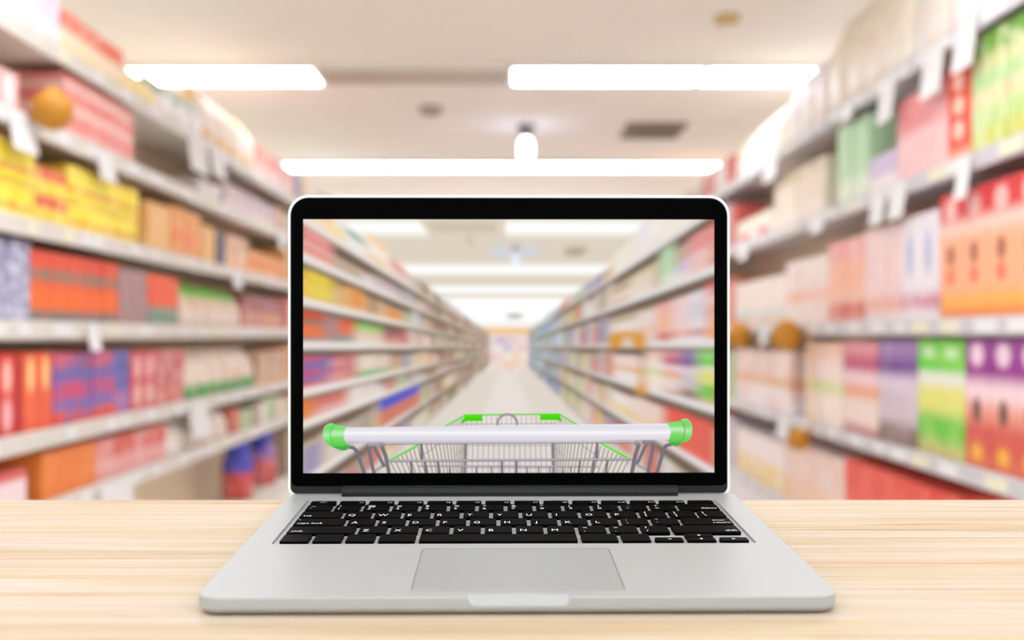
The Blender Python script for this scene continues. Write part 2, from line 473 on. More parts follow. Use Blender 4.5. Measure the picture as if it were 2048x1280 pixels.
# ------------------------------------------------------------------ shelf levels and what stands on them
# height of a shelf board's top edge relative to the eye
LV = {'L': [1.035, .735, .39, .045, -.33, -.585, -1.04], 'R': [1.10, .63, .06, -.46, -.95]}
NAMES = {'L': ['top', 'second', 'third', 'fourth', 'fifth', 'sixth', 'lowest'], 'R': ['top', 'second', 'third', 'fourth', 'lowest']}
# (side, level, px from, px to, kind, height, tiers)
SEGS = [
    ('L', 0, -25, 55, 'lilac', .36, 1), ('L', 0, 55, 135, 'lavender', .27, 1), ('L', 0, 135, 260, 'redcream', .16, 1), ('L', 0, 260, 332, 'yellowcream', .15, 1),
    ('L', 0, 335, 420, 'greenwhite', .2, 1), ('L', 0, 420, 522, 'orangecream', .31, 1), ('L', 0, 524, 596, 'pinkred', .2, 1),
    ('L', 1, -25, 58, 'pinkwhite', .13, 1), ('L', 1, 146, 282, 'pinkbig', .235, 1), ('L', 1, 410, 452, 'whitelow', .1, 1), ('L', 1, 458, 562, 'mauve', .15, 1),
    ('L', 2, -25, 86, 'yellow', .125, 2), ('L', 2, 87, 150, 'yellowred', .1, 2), ('L', 2, 151, 290, 'yellow', .122, 2), ('L', 2, 308, 352, 'tan', .22, 1),
    ('L', 2, 354, 412, 'orange', .24, 1), ('L', 2, 414, 440, 'tan', .2, 1), ('L', 2, 442, 460, 'navy', .19, 1), ('L', 2, 462, 505, 'tanorange', .2, 1), ('L', 2, 507, 575, 'orange', .15, 1),
    ('L', 3, -25, 76, 'bluegrey', .27, 1), ('L', 3, 78, 250, 'stripe', .25, 1), ('L', 3, 252, 308, 'mauve2', .24, 1), ('L', 3, 310, 370, 'redgreen', .235, 1),
    ('L', 3, 375, 492, 'greenbag', .22, 1), ('L', 3, 495, 575, 'purplebox', .2, 1),
    ('L', 4, -25, 48, 'redoval', .27, 1), ('L', 4, 49, 64, 'darkred', .27, 1), ('L', 4, 65, 122, 'orangered', .27, 1), ('L', 4, 123, 243, 'bluered', .265, 1), ('L', 4, 244, 274, 'bluebox', .265, 1),
    ('L', 4, 275, 325, 'pinkredb', .26, 1), ('L', 4, 326, 382, 'mauvered', .26, 1), ('L', 4, 384, 520, 'traywhite', .25, 1), ('L', 4, 522, 578, 'brownbag', .22, 1),
    ('L', 5, -25, 70, 'pinktray', .14, 1), ('L', 5, 100, 206, 'orangecarton', .17, 1), ('L', 5, 207, 345, 'redpink', .165, 1), ('L', 5, 346, 470, 'whitepack', .17, 1),
    ('L', 6, 489, 580, 'bluebottle', .37, 1),
    ('R', 0, 1460, 1560, 'palecream', .3, 1), ('R', 0, 1562, 1640, 'paletop', .38, 1), ('R', 0, 1642, 1800, 'palecream', .47, 1), ('R', 0, 1802, 1870, 'palegreen', .44, 1), ('R', 0, 1872, 2070, 'paletop', .4, 1),
    ('R', 1, 1466, 1536, 'creamred', .16, 1), ('R', 1, 1540, 1638, 'beige', .3, 1), ('R', 1, 1664, 1722, 'mint', .38, 1), ('R', 1, 1726, 1778, 'lavlow', .16, 1),
    ('R', 1, 1780, 1880, 'pinktall', .34, 1), ('R', 1, 1882, 1926, 'redspot', .36, 1), ('R', 1, 1928, 2075, 'greenpack', .4, 1),
    ('R', 2, 1462, 1562, 'palewhite', .3, 1), ('R', 2, 1564, 1644, 'whitepink', .36, 1), ('R', 2, 1646, 1714, 'salmon', .4, 1), ('R', 2, 1716, 1788, 'pinkpeach', .41, 1),
    ('R', 2, 1790, 1862, 'whiteblue', .42, 1), ('R', 2, 1864, 2075, 'peach', .46, 1),
    ('R', 3, 1464, 1574, 'palespot', .36, 1), ('R', 3, 1600, 1672, 'limepale', .42, 1), ('R', 3, 1674, 1742, 'magenta', .43, 1), ('R', 3, 1744, 1818, 'violet', .44, 1),
    ('R', 3, 1820, 1912, 'limegreen', .445, 1), ('R', 3, 1914, 2075, 'purple', .45, 1),
    ('R', 4, 1464, 1560, 'whiteyellow', .3, 1), ('R', 4, 1562, 1676, 'palepink', .34, 1), ('R', 4, 1678, 1900, 'redcarton', .36, 1),
]


def z_of(px):
    return F_PX * HW / abs(px - PPX)


PLACED = []                                   # (side, z0, z1, h0, h1, kind) for the picture on the screen
seen_desc = {}
for side, lv, a, b2, kn, h, tiers in SEGS:
    k = KINDS[kn]
    za, zb = sorted((z_of(a), z_of(b2)))
    n = max(1, round((zb - za) / k['w']))
    p = (zb - za) / n
    key = (side, lv, k['desc'])
    off = seen_desc.get(key, 0)
    total_key = sum(max(1, round(abs(z_of(q[2]) - z_of(q[3])) / KINDS[q[4]]['w'])) for q in SEGS if (q[0], q[1], KINDS[q[4]]['desc']) == key)
    me, cap = pack_mesh(k, p * .978, k['d'], h)
    sd = 'left' if side == 'L' else 'right'
    first = None
    for i in range(n):
        for t in range(tiers):
            zc = za + (i + .5) * p
            sx = -1 if side == 'L' else 1
            x = sx * (HW + .025 + random.uniform(0, .008))
            zz = EYE + LV[side][lv] + .0006 + t * (h + .0006)
            if first is None:
                o = first = obj(k['shape'] if k['cat'] != 'bag' else 'bag', me)
                if cap:
                    c = obj('cap', cap, parent=o)
            else:
                o = first.copy()
                COL.objects.link(o)
                for ch in first.children:
                    cc = ch.copy()
                    cc.parent = o
                    COL.objects.link(cc)
            o.location = (x, zc, zz)
            o.rotation_euler = (0, 0, 0 if side == 'L' else math.pi)
            o.rotation_euler.z += random.uniform(-.003, .003)
            tn = '' if tiers == 1 else ('lower ', 'upper ')[t]
            q = off + i
            if total_key == 1:
                lb = f"{k['desc']} on the {NAMES[side][lv]} shelf of the {sd} rack"
            else:
                lb = f"{ORD[q]} {tn}{k['desc']} from the near end, {sd} rack {NAMES[side][lv]} shelf"
            tag(o, lb, k['cat'], f"{k['desc']} facings on the {sd} rack {NAMES[side][lv]} shelf")
            PLACED.append((side, za + i * p + p * .02, za + (i + 1) * p - p * .02, LV[side][lv] + t * h, LV[side][lv] + (t + 1) * h, k))
    seen_desc[key] = off + n

# ------------------------------------------------------------------ shelving
m_rack = plain('shelf_enamel', (238, 231, 220), .45, noise=.02)
m_rail = plain('price_rail_cream', (212, 205, 196), .45, noise=.02)
m_railr = plain('price_rail_grey', (196, 192, 196), .45, noise=.02)
m_rackr = plain('shelf_enamel_grey', (226, 221, 224), .45, noise=.02)
m_back = plain('back_panel_beige', (240, 224, 196), .6, noise=.04, nscale=4)
m_tag = plain('price_card', (226, 224, 224), .5)
m_tagy = plain('price_card_cream', (226, 222, 196), .5)
BAY, DEP = 1.3, .38
BAY0 = 2.2
NB = 8
for side in 'LR':
    sx = -1 if side == 'L' else 1
    sd = 'left' if side == 'L' else 'right'
    mr = m_rack if side == 'L' else m_rackr
    lv = LV[side]
    top = EYE + lv[0] + .02

    def sbox(bm, xa, xb, *r):
        return box(bm, *sorted((sx * xa, sx * xb)), *r)
    me_back = mesh_of('back_panel', sbox(bmesh.new(), HW + DEP - .02, HW + DEP, .0, BAY - .002, .02, top), m_back)
    me_up = mesh_of('upright', sbox(bmesh.new(), HW + DEP, HW + DEP + .05, .001, .045, 0, top), mr)
    me_sh = mesh_of('shelf', sbox(bmesh.new(), HW + .006, HW + DEP - .021, .001, BAY - .003, -.028, 0), mr)
    bm = bmesh.new()
    rail = [(HW + .006, -.062), (HW + .001, -.06), (HW, -.002), (HW + .003, .004), (HW + .006, 0)]
    loft(bm, [[(sx * x, y, z) for x, z in rail] for y in (.001, BAY - .003)])
    me_rail = mesh_of('price_rail', bm, m_rail if side == 'L' else m_railr)
    me_kick = mesh_of('kick_plate', sbox(bmesh.new(), HW + .03, HW + .05, 0, BAY - .002, 0, EYE + lv[-1] - .03), mr)
    tagm = {}
    for wv in (.07, .1, .15):
        for mt in (m_tag, m_tagy):
            tagm[wv, mt.name] = mesh_of('price_tag', sbox(bmesh.new(), HW - .004, HW + .0005, -wv / 2, wv / 2, -.052, -.008), mt)
    for i in range(NB):
        y = BAY0 + i * BAY
        t = empty('shelf_bay', (0, y, 0))
        tag(t, f'{ORD[i]} bay of the {sd} rack from the table, pale shelves with price rails', 'shelf unit', f'shelf bays of the {sd} rack')
        obj('back_panel', me_back, parent=t)
        obj('upright', me_up, parent=t)
        if i == NB - 1:
            obj('upright', me_up, parent=t, loc=(0, BAY - .05, 0))
        obj('kick_plate', me_kick, parent=t)
        for j, hh in enumerate(lv):
            s = obj('shelf', me_sh, parent=t, loc=(0, 0, EYE + hh))
            obj('price_rail', me_rail, parent=s)
            if i < 5:
                yy = random.uniform(.09, .2)
                while yy < BAY - .1:
                    wv = random.choice((.07, .1, .15) if side == 'L' else (.1, .15, .15))
                    mt = random.choice((m_tag, m_tag, m_tagy))
                    obj('price_tag', tagm[wv, mt.name], parent=s, loc=(0, yy, 0))
                    yy += wv + random.uniform(.03, .34 if side == 'L' else .2)

# white cards hanging from the shelf edges
CARDS = {'L': [(40, 1, .17, .13), (207, 1, .16, .12), (392, 0, .3, .2), (432, 0, .25, .17), (182, 3, .1, .1), (245, 5, .16, .13), (395, 4, .3, .19), (470, 2, .18, .11), (560, 1, .2, .13), (20, 5, .12, .07), (212, 5, .16, .07)],
         'R': [(1545, 0, .3, .16), (1700, 0, .14, .09), (1778, 0, .17, .2), (1870, 0, .18, .2), (1935, 0, .16, .17), (1760, 1, .16, .15), (1800, 1, .16, .15), (1932, 1, .1, .15), (1532, 2, .16, .12), (1640, 1, .2, .1), (1570, 3, .22, .13), (1490, 1, .24, .12)]}
for side in 'LR':
    sx = -1 if side == 'L' else 1
    sd = 'left' if side == 'L' else 'right'
    cnt, tot = {}, {}
    for c in CARDS[side]:
        tot[c[1]] = tot.get(c[1], 0) + 1
    for px, lv, w, h in sorted(CARDS[side], key=lambda c: -abs(c[0] - PPX)):
        bm = bmesh.new()
        n = 5
        prof = [(0.0, 0.0), (.004, -.4 * h), (.018, -h)]
        loops = []
        pts = [(a + .0, z) for a, z in prof] + [(a + .0015, z) for a, z in reversed(prof)]
        loft(bm, [[(-sx * a, y, z) for a, z in pts] for y in (-w / 2, w / 2)])
        o = obj('shelf_talker', bm, m_tag, loc=(sx * (HW - .0048), z_of(px), EYE + LV[side][lv] - .006))
        q = cnt.get(lv, 0)
        cnt[lv] = q + 1
        pre = (ORD[q] + ' ') if tot[lv] > 1 else ''
        tag(o, f'{pre}blank white card hanging from {NAMES[side][lv]} shelf edge, {sd} rack' + (', from the near end' if pre else ''), 'price card', 'white cards hanging on the shelf edges')

# amber balls clipped by straps to the shelf edges
m_amb = plain('amber_plastic', (186, 124, 20), .5)
m_strap = plain('yellow_strap', (226, 170, 70), .6)
for px, side, top, drop, r, lb in ((105, 'L', 1, -.03, .068, 'amber ball clipped to the left rack second shelf edge before the pink cartons'),
                                   (1573, 'R', 2, .055, .085, 'amber ball clipped to the right rack third shelf edge, nearer one'),
                                   (1478, 'R', 2, .055, .085, 'amber ball clipped to the right rack third shelf edge, beside the laptop'),
                                   (1598, 'R', 2, .60, .06, 'amber ball on a long yellow strap beside the right rack fourth shelf')):
    sx = 1 if side == 'R' else -1
    xc = HW - .006 - r
    zc = F_PX * xc / abs(px - PPX)
    zt = EYE + LV[side][top] - .012
    n = 10
    prof = [(max(.001, r * math.sin(math.pi * q / n)), -r * math.cos(math.pi * q / n)) for q in range(n + 1)]
    o = obj('hanging_ball', lathe(prof, 18), m_amb, loc=(sx * xc, zc, zt - drop), smooth=True)
    obj('cap', lathe([(r * .4, r * .9), (r * .4, r * 1.02), (r * .3, r * 1.06)], 12), m_strap, o)
    obj('strap', bx(*sorted((sx * (r - .0015), sx * (r + .0008))), -.012, .012, min(0, drop) - .012, max(0, drop) + .004), m_strap, o)
    tag(o, lb, 'hanging decoration', 'amber balls hanging along the racks')

# goods further down the aisle, too many and too small to tell apart
PAL = [(214, 120, 100), (232, 206, 190), (226, 170, 110), (200, 186, 196), (236, 228, 222), (176, 196, 150), (150, 140, 176), (206, 90, 84), (232, 206, 140), (170, 150, 130)]
m_pal, nt, b = new_mat('mixed_packages')
at = nt.nodes.new('ShaderNodeAttribute')
at.attribute_name = 'print'
nt.links.new(at.outputs['Color'], b.inputs['Base Color'])
FAR = []
for side in 'LR':
    sx = -1 if side == 'L' else 1
    bm = bmesh.new()
    cl = bm.faces.layers.int.new('ci')
    ends = {}
    for s in SEGS:
        if s[0] == side:
            ends[s[1]] = max(ends.get(s[1], 0), z_of(s[2]), z_of(s[3]))
    lv = LV[side]
    for j, hh in enumerate(lv):
        z = ends.get(j, 7.4) + .05
        room = (lv[j - 1] - .07 - hh) if j else .26
        zmax = BAY0 + NB * BAY - .1
        near = min([min(z_of(s[2]), z_of(s[3])) for s in SEGS if s[0] == side and s[1] == j])
        runs = ((BAY0 + .08, min(near, 3.08) + .02), (z, zmax)) if near < 3.2 else ((z, zmax),)
        spans = []
        for za, zb in runs:
            q = za
            while q < zb - .4:
                spans.append((q, random.uniform(.12, .35)))
                q += spans[-1][1]
        for z, w in spans:
            h = room * random.uniform(.6, .92)
            ci = random.randrange(len(PAL))
            f0 = len(bm.faces)
            box(bm, *sorted((sx * (HW + .03), sx * (HW + .25))), z, z + w * .95, EYE + hh + .0005, EYE + hh + h)
            bm.faces.ensure_lookup_table()
            for f in bm.faces[f0:]:
                f[cl] = ci
    ids = [f[cl] for f in bm.faces]
    me = mesh_of('packed_goods', bm, m_pal)
    ca = me.color_attributes.new('print', 'FLOAT_COLOR', 'CORNER')
    arr = np.repeat(np.array([C(PAL[i]) for i in ids]), 4, axis=0)
    ca.data.foreach_set('color', arr.ravel().astype(np.float32))
    o = obj('packed_goods', me)
    tag(o, f"mixed packages far down the {'left' if side == 'L' else 'right'} rack", None, None, 'stuff')

# ------------------------------------------------------------------ table
R_LT = Matrix(((.9999, -.0100, .0003), (.0100, .9980, -.0620), (.0004, .0620, .9981))).to_quaternion().to_matrix()
T_LT = Vector((.0049, .4827, EYE - .126))
M_LT = Matrix.Translation(T_LT) @ R_LT.to_4x4()
THK = .0088                                   # base thickness of the laptop


def wood(name, seed, tone):
    m, nt, b = new_mat(name)
    N, L = nt.nodes, nt.links
    tc = N.new('ShaderNodeTexCoord')

    def grain(sc, off, detail, dist):
        mp = N.new('ShaderNodeMapping')
        mp.inputs['Scale'].default_value = sc
        mp.inputs['Location'].default_value = off
        L.new(tc.outputs['Object'], mp.inputs['Vector'])
        n = N.new('ShaderNodeTexNoise')
        n.inputs['Scale'].default_value = 1
        n.inputs['Detail'].default_value = detail
        n.inputs['Distortion'].default_value = dist
        L.new(mp.outputs[0], n.inputs['Vector'])
        return n.outputs['Fac']

    def ramp(f, st):
        r = N.new('ShaderNodeValToRGB')
        el = r.color_ramp.elements
        el[0].position, el[0].color = st[0][0], C(st[0][1])
        el[1].position, el[1].color = st[-1][0], C(st[-1][1])
        for p, c in st[1:-1]:
            e = el.new(p)
            e.color = C(c)
        L.new(f, r.inputs['Fac'])
        return r.outputs['Color']

    def mul(a, c, f):
        x = N.new('ShaderNodeMix')
        x.data_type = 'RGBA'
        x.blend_type = 'MULTIPLY'
        x.inputs['Factor'].default_value = f
        L.new(a, x.inputs['A'])
        L.new(c, x.inputs['B'])
        return x.outputs['Result']
    s = seed * 7.3
    broad = ramp(grain((1.6, 42, 42), (s, s, 0), 3, .6), [(.3, (236, 206, 164)), (.42, (245, 220, 182)), (.52, (250, 231, 204)), (.6, (246, 220, 176)), (.72, (238, 210, 170))])
    fine = ramp(grain((4, 420, 420), (s, 2 * s, 3), 3, .2), [(.34, (226, 204, 176)), (.5, (255, 250, 244)), (.7, (255, 255, 255))])
    vein = ramp(grain((2.2, 120, 120), (2 * s, s, 9), 4, 1.6), [(.30, (206, 164, 112)), (.37, (244, 226, 200)), (.43, (255, 255, 255))])
    out = mul(mul(broad, fine, .5), vein, .55)
    x = N.new('ShaderNodeMix')
    x.data_type = 'RGBA'
    x.blend_type = 'MULTIPLY'
    x.inputs['Factor'].default_value = 1
    L.new(out, x.inputs['A'])
    x.inputs['B'].default_value = (*tone, 1)
    L.new(x.outputs['Result'], b.inputs['Base Color'])
    b.inputs['Roughness'].default_value = .5
    b.inputs['Specular IOR Level'].default_value = .25
    return m


tb = empty('table', (0, .6, 0))
tag(tb, 'pale pine plank table holding the open laptop', 'table')
M_TB = Matrix.Translation(T_LT) @ Euler((math.atan2(.0620, .998), 0, 0)).to_matrix().to_4x4() @ Matrix.Translation((0, 0, -THK - .0005))
cuts = [-.0298, .012, .080, .168, .2485]
tones = [(.56, .575, .63), (.57, .59, .66), (.56, .575, .65), (.565, .58, .63)]
TW = .8
for i, (a, c) in enumerate(zip(cuts, cuts[1:])):
    bm = bmesh.new()
    a2, c2 = a + .0001, c - .0001
    e0 = .0014 if i == 0 else .0002
    e1 = .0012 if i == len(cuts) - 2 else .0002
    th = .03
    prof = [(a2, -th), (a2, -e0)] + [(a2 + e0 * (1 - math.cos(t)), -e0 + e0 * math.sin(t)) for t in (.5, 1.0)] + [(a2 + e0, 0), (c2 - e1, 0), (c2 - e1 * .3, -e1 * .3), (c2, -e1), (c2, -th)]
    loft(bm, [[(x, y, z) for y, z in prof] for x in (-TW, TW)])
    o = obj('plank', bm, wood('pine_%d' % i, i + 1, tones[i]))
    o.parent = tb
    o.matrix_parent_inverse = Matrix.Translation((0, -.6, 0))
    o.matrix_basis = M_TB
m_leg = wood('pine_leg', 9, (.64, .65, .7))
for x in (-TW + .06, TW - .06):
    for yl in (.0, .21):
        p = M_TB @ Vector((x, yl, -.03))
        bm = bx(-.02, .02, -.02, .02, -p.z, .006)
        obj('leg', bm, m_leg, tb, (p.x, p.y - .6, p.z))

# ------------------------------------------------------------------ laptop
m_alu = plain('bead_blasted_aluminium', (166, 167, 166), .42, .12, .5)
m_edge = plain('bright_edge', (250, 249, 246), .4, .0, .5)
m_key = plain('key_plastic', (3, 3, 4), .5, 0, .03)
m_leg_w = plain('legend_white', (236, 238, 242), .6)
m_pad = plain('trackpad_glass', (154, 155, 154), .3, .1, .5)
m_blk = plain('bezel_glass', (1, 1, 1), .6, 0, .02)
m_gask = plain('rubber_gasket', (34, 34, 36), .6, 0, .2)
m_hinge = plain('hinge_plastic', (36, 38, 38), .55, 0, .15)
m_chin = plain('chin_plastic', (28, 30, 30), .55, 0, .2)
lap = empty('laptop', mw=M_LT)
tag(lap, 'open silver laptop on the pine table showing a shopping trolley picture', 'laptop')

BW, BD = .1563, .2290
bm = bmesh.new()
loft(bm, slab_loops(-BW, BW, 0, BD, .0115, ((-THK, .0045), (-THK + .0009, .0016), (-THK + .0024, .0003), (-THK + .0034, 0), (-.0006, 0), (-.0002, .0002), (0, .0006)), 8))
base = obj('base', bm, m_alu, lap)
KX0, KX1, KY0, KY1 = -.1405, .1395, .0955, .2065


def cut(o, bms):
    cs = []
    for q in bms:
        c = obj('cutter', q)
        c.matrix_world = M_LT
        md = o.modifiers.new('cut', 'BOOLEAN')
        md.object = c
        md.operation = 'DIFFERENCE'
        md.solver = 'EXACT'
        cs.append(c)
    bpy.context.view_layer.update()
    dg = bpy.context.evaluated_depsgraph_get()
    me = bpy.data.meshes.new_from_object(o.evaluated_get(dg))
    o.modifiers.clear()
    o.data = me
    for c in cs:
        bpy.data.objects.remove(c)


cut1 = loft(bmesh.new(), slab_loops(KX0, KX1, KY0, KY1, .0025, ((-.0014, .0), (.01, 0)), 4))
TX, TY0, TY1 = .0525, .0092, .0852
cut2 = loft(bmesh.new(), slab_loops(-TX - .0003, TX + .0003, TY0 - .0003, TY1 + .0003, .0035, ((-.0009, 0), (.01, 0)), 4))
bm = bmesh.new()


def notch(k, dz):
    return rrect(-.0250 * k, .0250 * k, -.0044 + dz, .02, (.0040, .0040, .0001, .0001), 6)


loft(bm, [[(x, y + .0024 * (z + .0044) / .0044, z) for x, z in notch(k, dz)] for y, k, dz in ((-.01, 1.012, -.0002), (0, 1, 0), (.0010, .985, .0003), (.0016, .955, .0010))])
for q in (cut1, cut2, bm):
    bmesh.ops.recalc_face_normals(q, faces=q.faces)
bpy.context.view_layer.update()
cut(base, (cut1, cut2, bm))
tp = loft(bmesh.new(), slab_loops(-TX, TX, TY0, TY1, .0033, ((-.00085, 0), (-.0003, 0), (-.00022, .0001)), 4))
obj('trackpad', tp, m_pad, lap)

# keys
U = .0191
UX = .01897
GAP = .0026
KB_X, KB_Y = -.1365, .0984
key_me = {}


def key_obj(x0, x1, y0, y1):
    kk = (round(x1 - x0, 5), round(y1 - y0, 5))
    if kk not in key_me:
        w, h = kk
        bm = loft(bmesh.new(), slab_loops(-w / 2, w / 2, -h / 2, h / 2, .0014,
                                          ((-.0014, .0), (.0003, .0), (.00055, .00012), (.0007, .0005)), 3))
        key_me[kk] = mesh_of('key', bm, m_key)
    return obj('key', key_me[kk], parent=lap, loc=((x0 + x1) / 2, (y0 + y1) / 2, 0))


_glyph = {}


def text_mesh(txt, size, sy):
    kk = (txt, size, sy)
    if kk in _glyph:
        return _glyph[kk]
    cu = bpy.data.curves.new('legend', 'FONT')
    cu.body = txt
    cu.size = size
    cu.resolution_u = 3
    cu.align_x = 'LEFT'
    o = bpy.data.objects.new('legend_tmp', cu)
    COL.objects.link(o)
    bpy.context.view_layer.update()
    me = bpy.data.meshes.new_from_object(o.evaluated_get(bpy.context.evaluated_depsgraph_get()))
    bpy.data.objects.remove(o)
    me.name = 'legend'
    xs = [v.co.x for v in me.vertices] or [0]
    x0, x1 = min(xs), max(xs)
    for v in me.vertices:
        v.co.x -= x0
        v.co.y *= sy
    me.materials.clear()
    me.materials.append(m_leg_w)
    _glyph[kk] = (me, x1 - x0)
    return _glyph[kk]


def legend(key, txt, x, y, size, sy=1.15, anchor='l'):
    me, w = text_mesh(txt, size, sy)
    if anchor == 'r':
        x -= w
    elif anchor == 'c':
        x -= w / 2
    return obj('legend', me, parent=key, loc=(x, y, .00074))


def tri(key, pts):
    bm = bmesh.new()
    bm.faces.new([bm.verts.new((x, y, .00074)) for x, y in pts])
    obj('legend', bm, m_leg_w, key)


rows = [
    [('', 1), ('', 1), ('', 1), ('', 1.25), ('', 5), ('', 1.25), ('', 1)],
    [('shift', 2.25)] + [(c, 1) for c in 'ZXCVBNM'] + [('<\n,', 1), ('>\n.', 1), ('?\n/', 1), ('shift>', 2.25)],
    [('caps lock', 1.75)] + [(c, 1) for c in 'ASDFGHJKL'] + [(':\n;', 1), ('"\n\'', 1), ('enter\nreturn>', 1.75)],
    [('tab', 1.5)] + [(c, 1) for c in 'QWERTYUIOP'] + [('{\n[', 1), ('}\n]', 1), ('|\n\\', 1)],
    [(a + '\n' + c, 1) for a, c in zip('~!@#$%^&*()_+', '`1234567890-=')] + [('delete>', 1.5)],
    [('esc', 14.5 / 14)] + [('F%d' % i, 14.5 / 14) for i in range(1, 13)] + [('', 14.5 / 14)],
]
for r, row in enumerate(rows):
    x = KB_X
    y0 = KB_Y + r * U
    hk = U - GAP if r < 5 else .0082
    for txt, u in row:
        x1 = x + u * UX
        w = u * UX - GAP
        k = key_obj(x, x + w, y0, y0 + hk)
        lx, by = -w / 2, -hk / 2
        if txt == 'esc':
            legend(k, txt, 0, -.0012, .0036, 1.1, 'c')
        elif r == 5 and txt:
            legend(k, txt, w / 2 - .0013, by + .0014, .0030, 1.1, 'r')
        elif txt == 'enter\nreturn>':
            legend(k, 'enter', w / 2 - .0035, by + .0088, .0038, 1.1, 'r')
            legend(k, 'return', w / 2 - .0016, by + .0028, .0042, 1.1, 'r')
        elif txt.endswith('>') and len(txt) > 3:
            legend(k, txt[:-1], w / 2 - .0018, by + .0028, .0042, 1.1, 'r')
        elif '\n' in txt:
            a, c = txt.split('\n')
            legend(k, a, lx + .0026, by + .0092, .0052, 1.1)
            legend(k, c, lx + .0026, by + .0024, .0052, 1.1)
        elif len(txt) > 1:
            legend(k, txt, lx + .0024, by + .0028, .0042, 1.1)
            if txt == 'caps lock':
                tri(k, [(lx + .0022 + .0005 * math.cos(q), by + .0130 + .0008 * math.sin(q)) for q in np.linspace(0, 6.28, 9)[:-1]])
        elif txt:
            legend(k, txt, lx + .0024, by + .0034, .0060, 1.2)
        x = x1
# arrow keys, half height; up and down share a column
hh = (U - GAP) / 2 - .0004
tr = .0011
for q, (i, half, d) in enumerate(((0, 0, 'l'), (1, 0, 'd'), (1, 1, 'u'), (2, 0, 'r'))):
    x = KB_X + (11.5 + i) * UX
    y0 = KB_Y + half * (hh + .0008)
    k = key_obj(x, x + UX - GAP, y0, y0 + hh)
    tri(k, {'l': [(-tr, 0), (tr, -tr), (tr, tr)], 'r': [(tr, 0), (-tr, tr), (-tr, -tr)], 'u': [(0, tr), (-tr, -tr), (tr, -tr)], 'd': [(0, -tr), (tr, tr), (-tr, tr)]}[d])

# hinge cover
PXM = F_PX / (.4827 + .2235 * .998)           # pixels per metre in the plane of the lid's face
HX0, HX1 = (687 - 1019) / PXM - .002, (1353 - 1019) / PXM - .002
bm = loft(bmesh.new(), [[(x, y, z) for y, z in ((.2172, .00005), (.2166, .0028), (.2180, .0056), (.2205, .0066), (.2232, .0066), (.2232, .00005))] for x in (HX0, HX1)])
obj('hinge_cover', bm, m_hinge, lap)

# lid: pieces are laid out in its own plane, u across and v up from the hinge
LID = empty('lid', parent=lap)
LID.location = (-.0020, .2235, .0003)
LID.rotation_euler.x = -math.atan2(.0620, .998)


def U_(px):
    return (px - 1019) / PXM


def V_(py):
    return (988 - py) / PXM


def plate(x0, x1, y0, y1, r, d0, d1, bev=0, n=8):
    """rounded plate in the lid's plane; depth d0 (back) to d1 (towards the viewer)"""
    lv = [(-d0, 0), (-d1 + bev, 0)] + ([(-d1 + bev * .3, bev * .3), (-d1, bev)] if bev else [])
    if d1 > d0:
        lv = [(-d0, 0), (-d1 + bev, 0)] + ([(-d1 + .3 * bev, .3 * bev), (-d1, bev)] if bev else [])
    bm = bmesh.new()
    lp = slab_loops(x0, x1, y0, y1, r, lv, n)
    loft(bm, [[(x, z, y) for x, y, z in l] for l in lp])
    return bm


RO = 40 / PXM
bm = bmesh.new()
lp = slab_loops(U_(577.5), U_(1460.5), V_(988), V_(390.5), (.004, .004, RO, RO), ((.0048, .0022), (.0040, .0006), (.0022, 0), (.0002, 0), (0, .0003)), 8)
loft(bm, [[(x, z, y) for x, y, z in l] for l in lp])
obj('lid_shell', bm, m_edge, LID)
obj('gasket', plate(U_(582), U_(1456), V_(986), V_(395), (.0045, .0045, RO - .0014, RO - .0014), -.0001, .0003), m_gask, LID)
obj('chin', plate(U_(584), U_(1455), V_(986.5), V_(973), (.004, .004, .0002, .0002), .0002, .0007), m_chin, LID)
obj('bezel', plate(U_(584.2), U_(1454), V_(971), V_(397.5), (.004, .004, RO - .0022, RO - .0022), .0001, .0006), m_blk, LID)

# ------------------------------------------------------------------ the picture shown on the screen
SX0, SX1, SY0, SY1 = 608., 1429., 439., 945.


def look(k, u, v):
    """printed colour of a package face at u, v (arrays)"""
    col = np.empty(v.shape + (3,))
    col[:] = lin(k['bands'][-1][1])
    for t, c in reversed(k['bands']):
        col[v < t] = lin(c)
    if k['mott']:
        col = col * (1 - .3 * k['mott'][2]) + lin(k['mott'][0]) * .3 * k['mott'][2]
    for (su, sv, ru, rv, c) in k['spots']:
        col[((u - su) / ru) ** 2 + ((v - sv) / rv) ** 2 < 1] = lin(c)
    return col


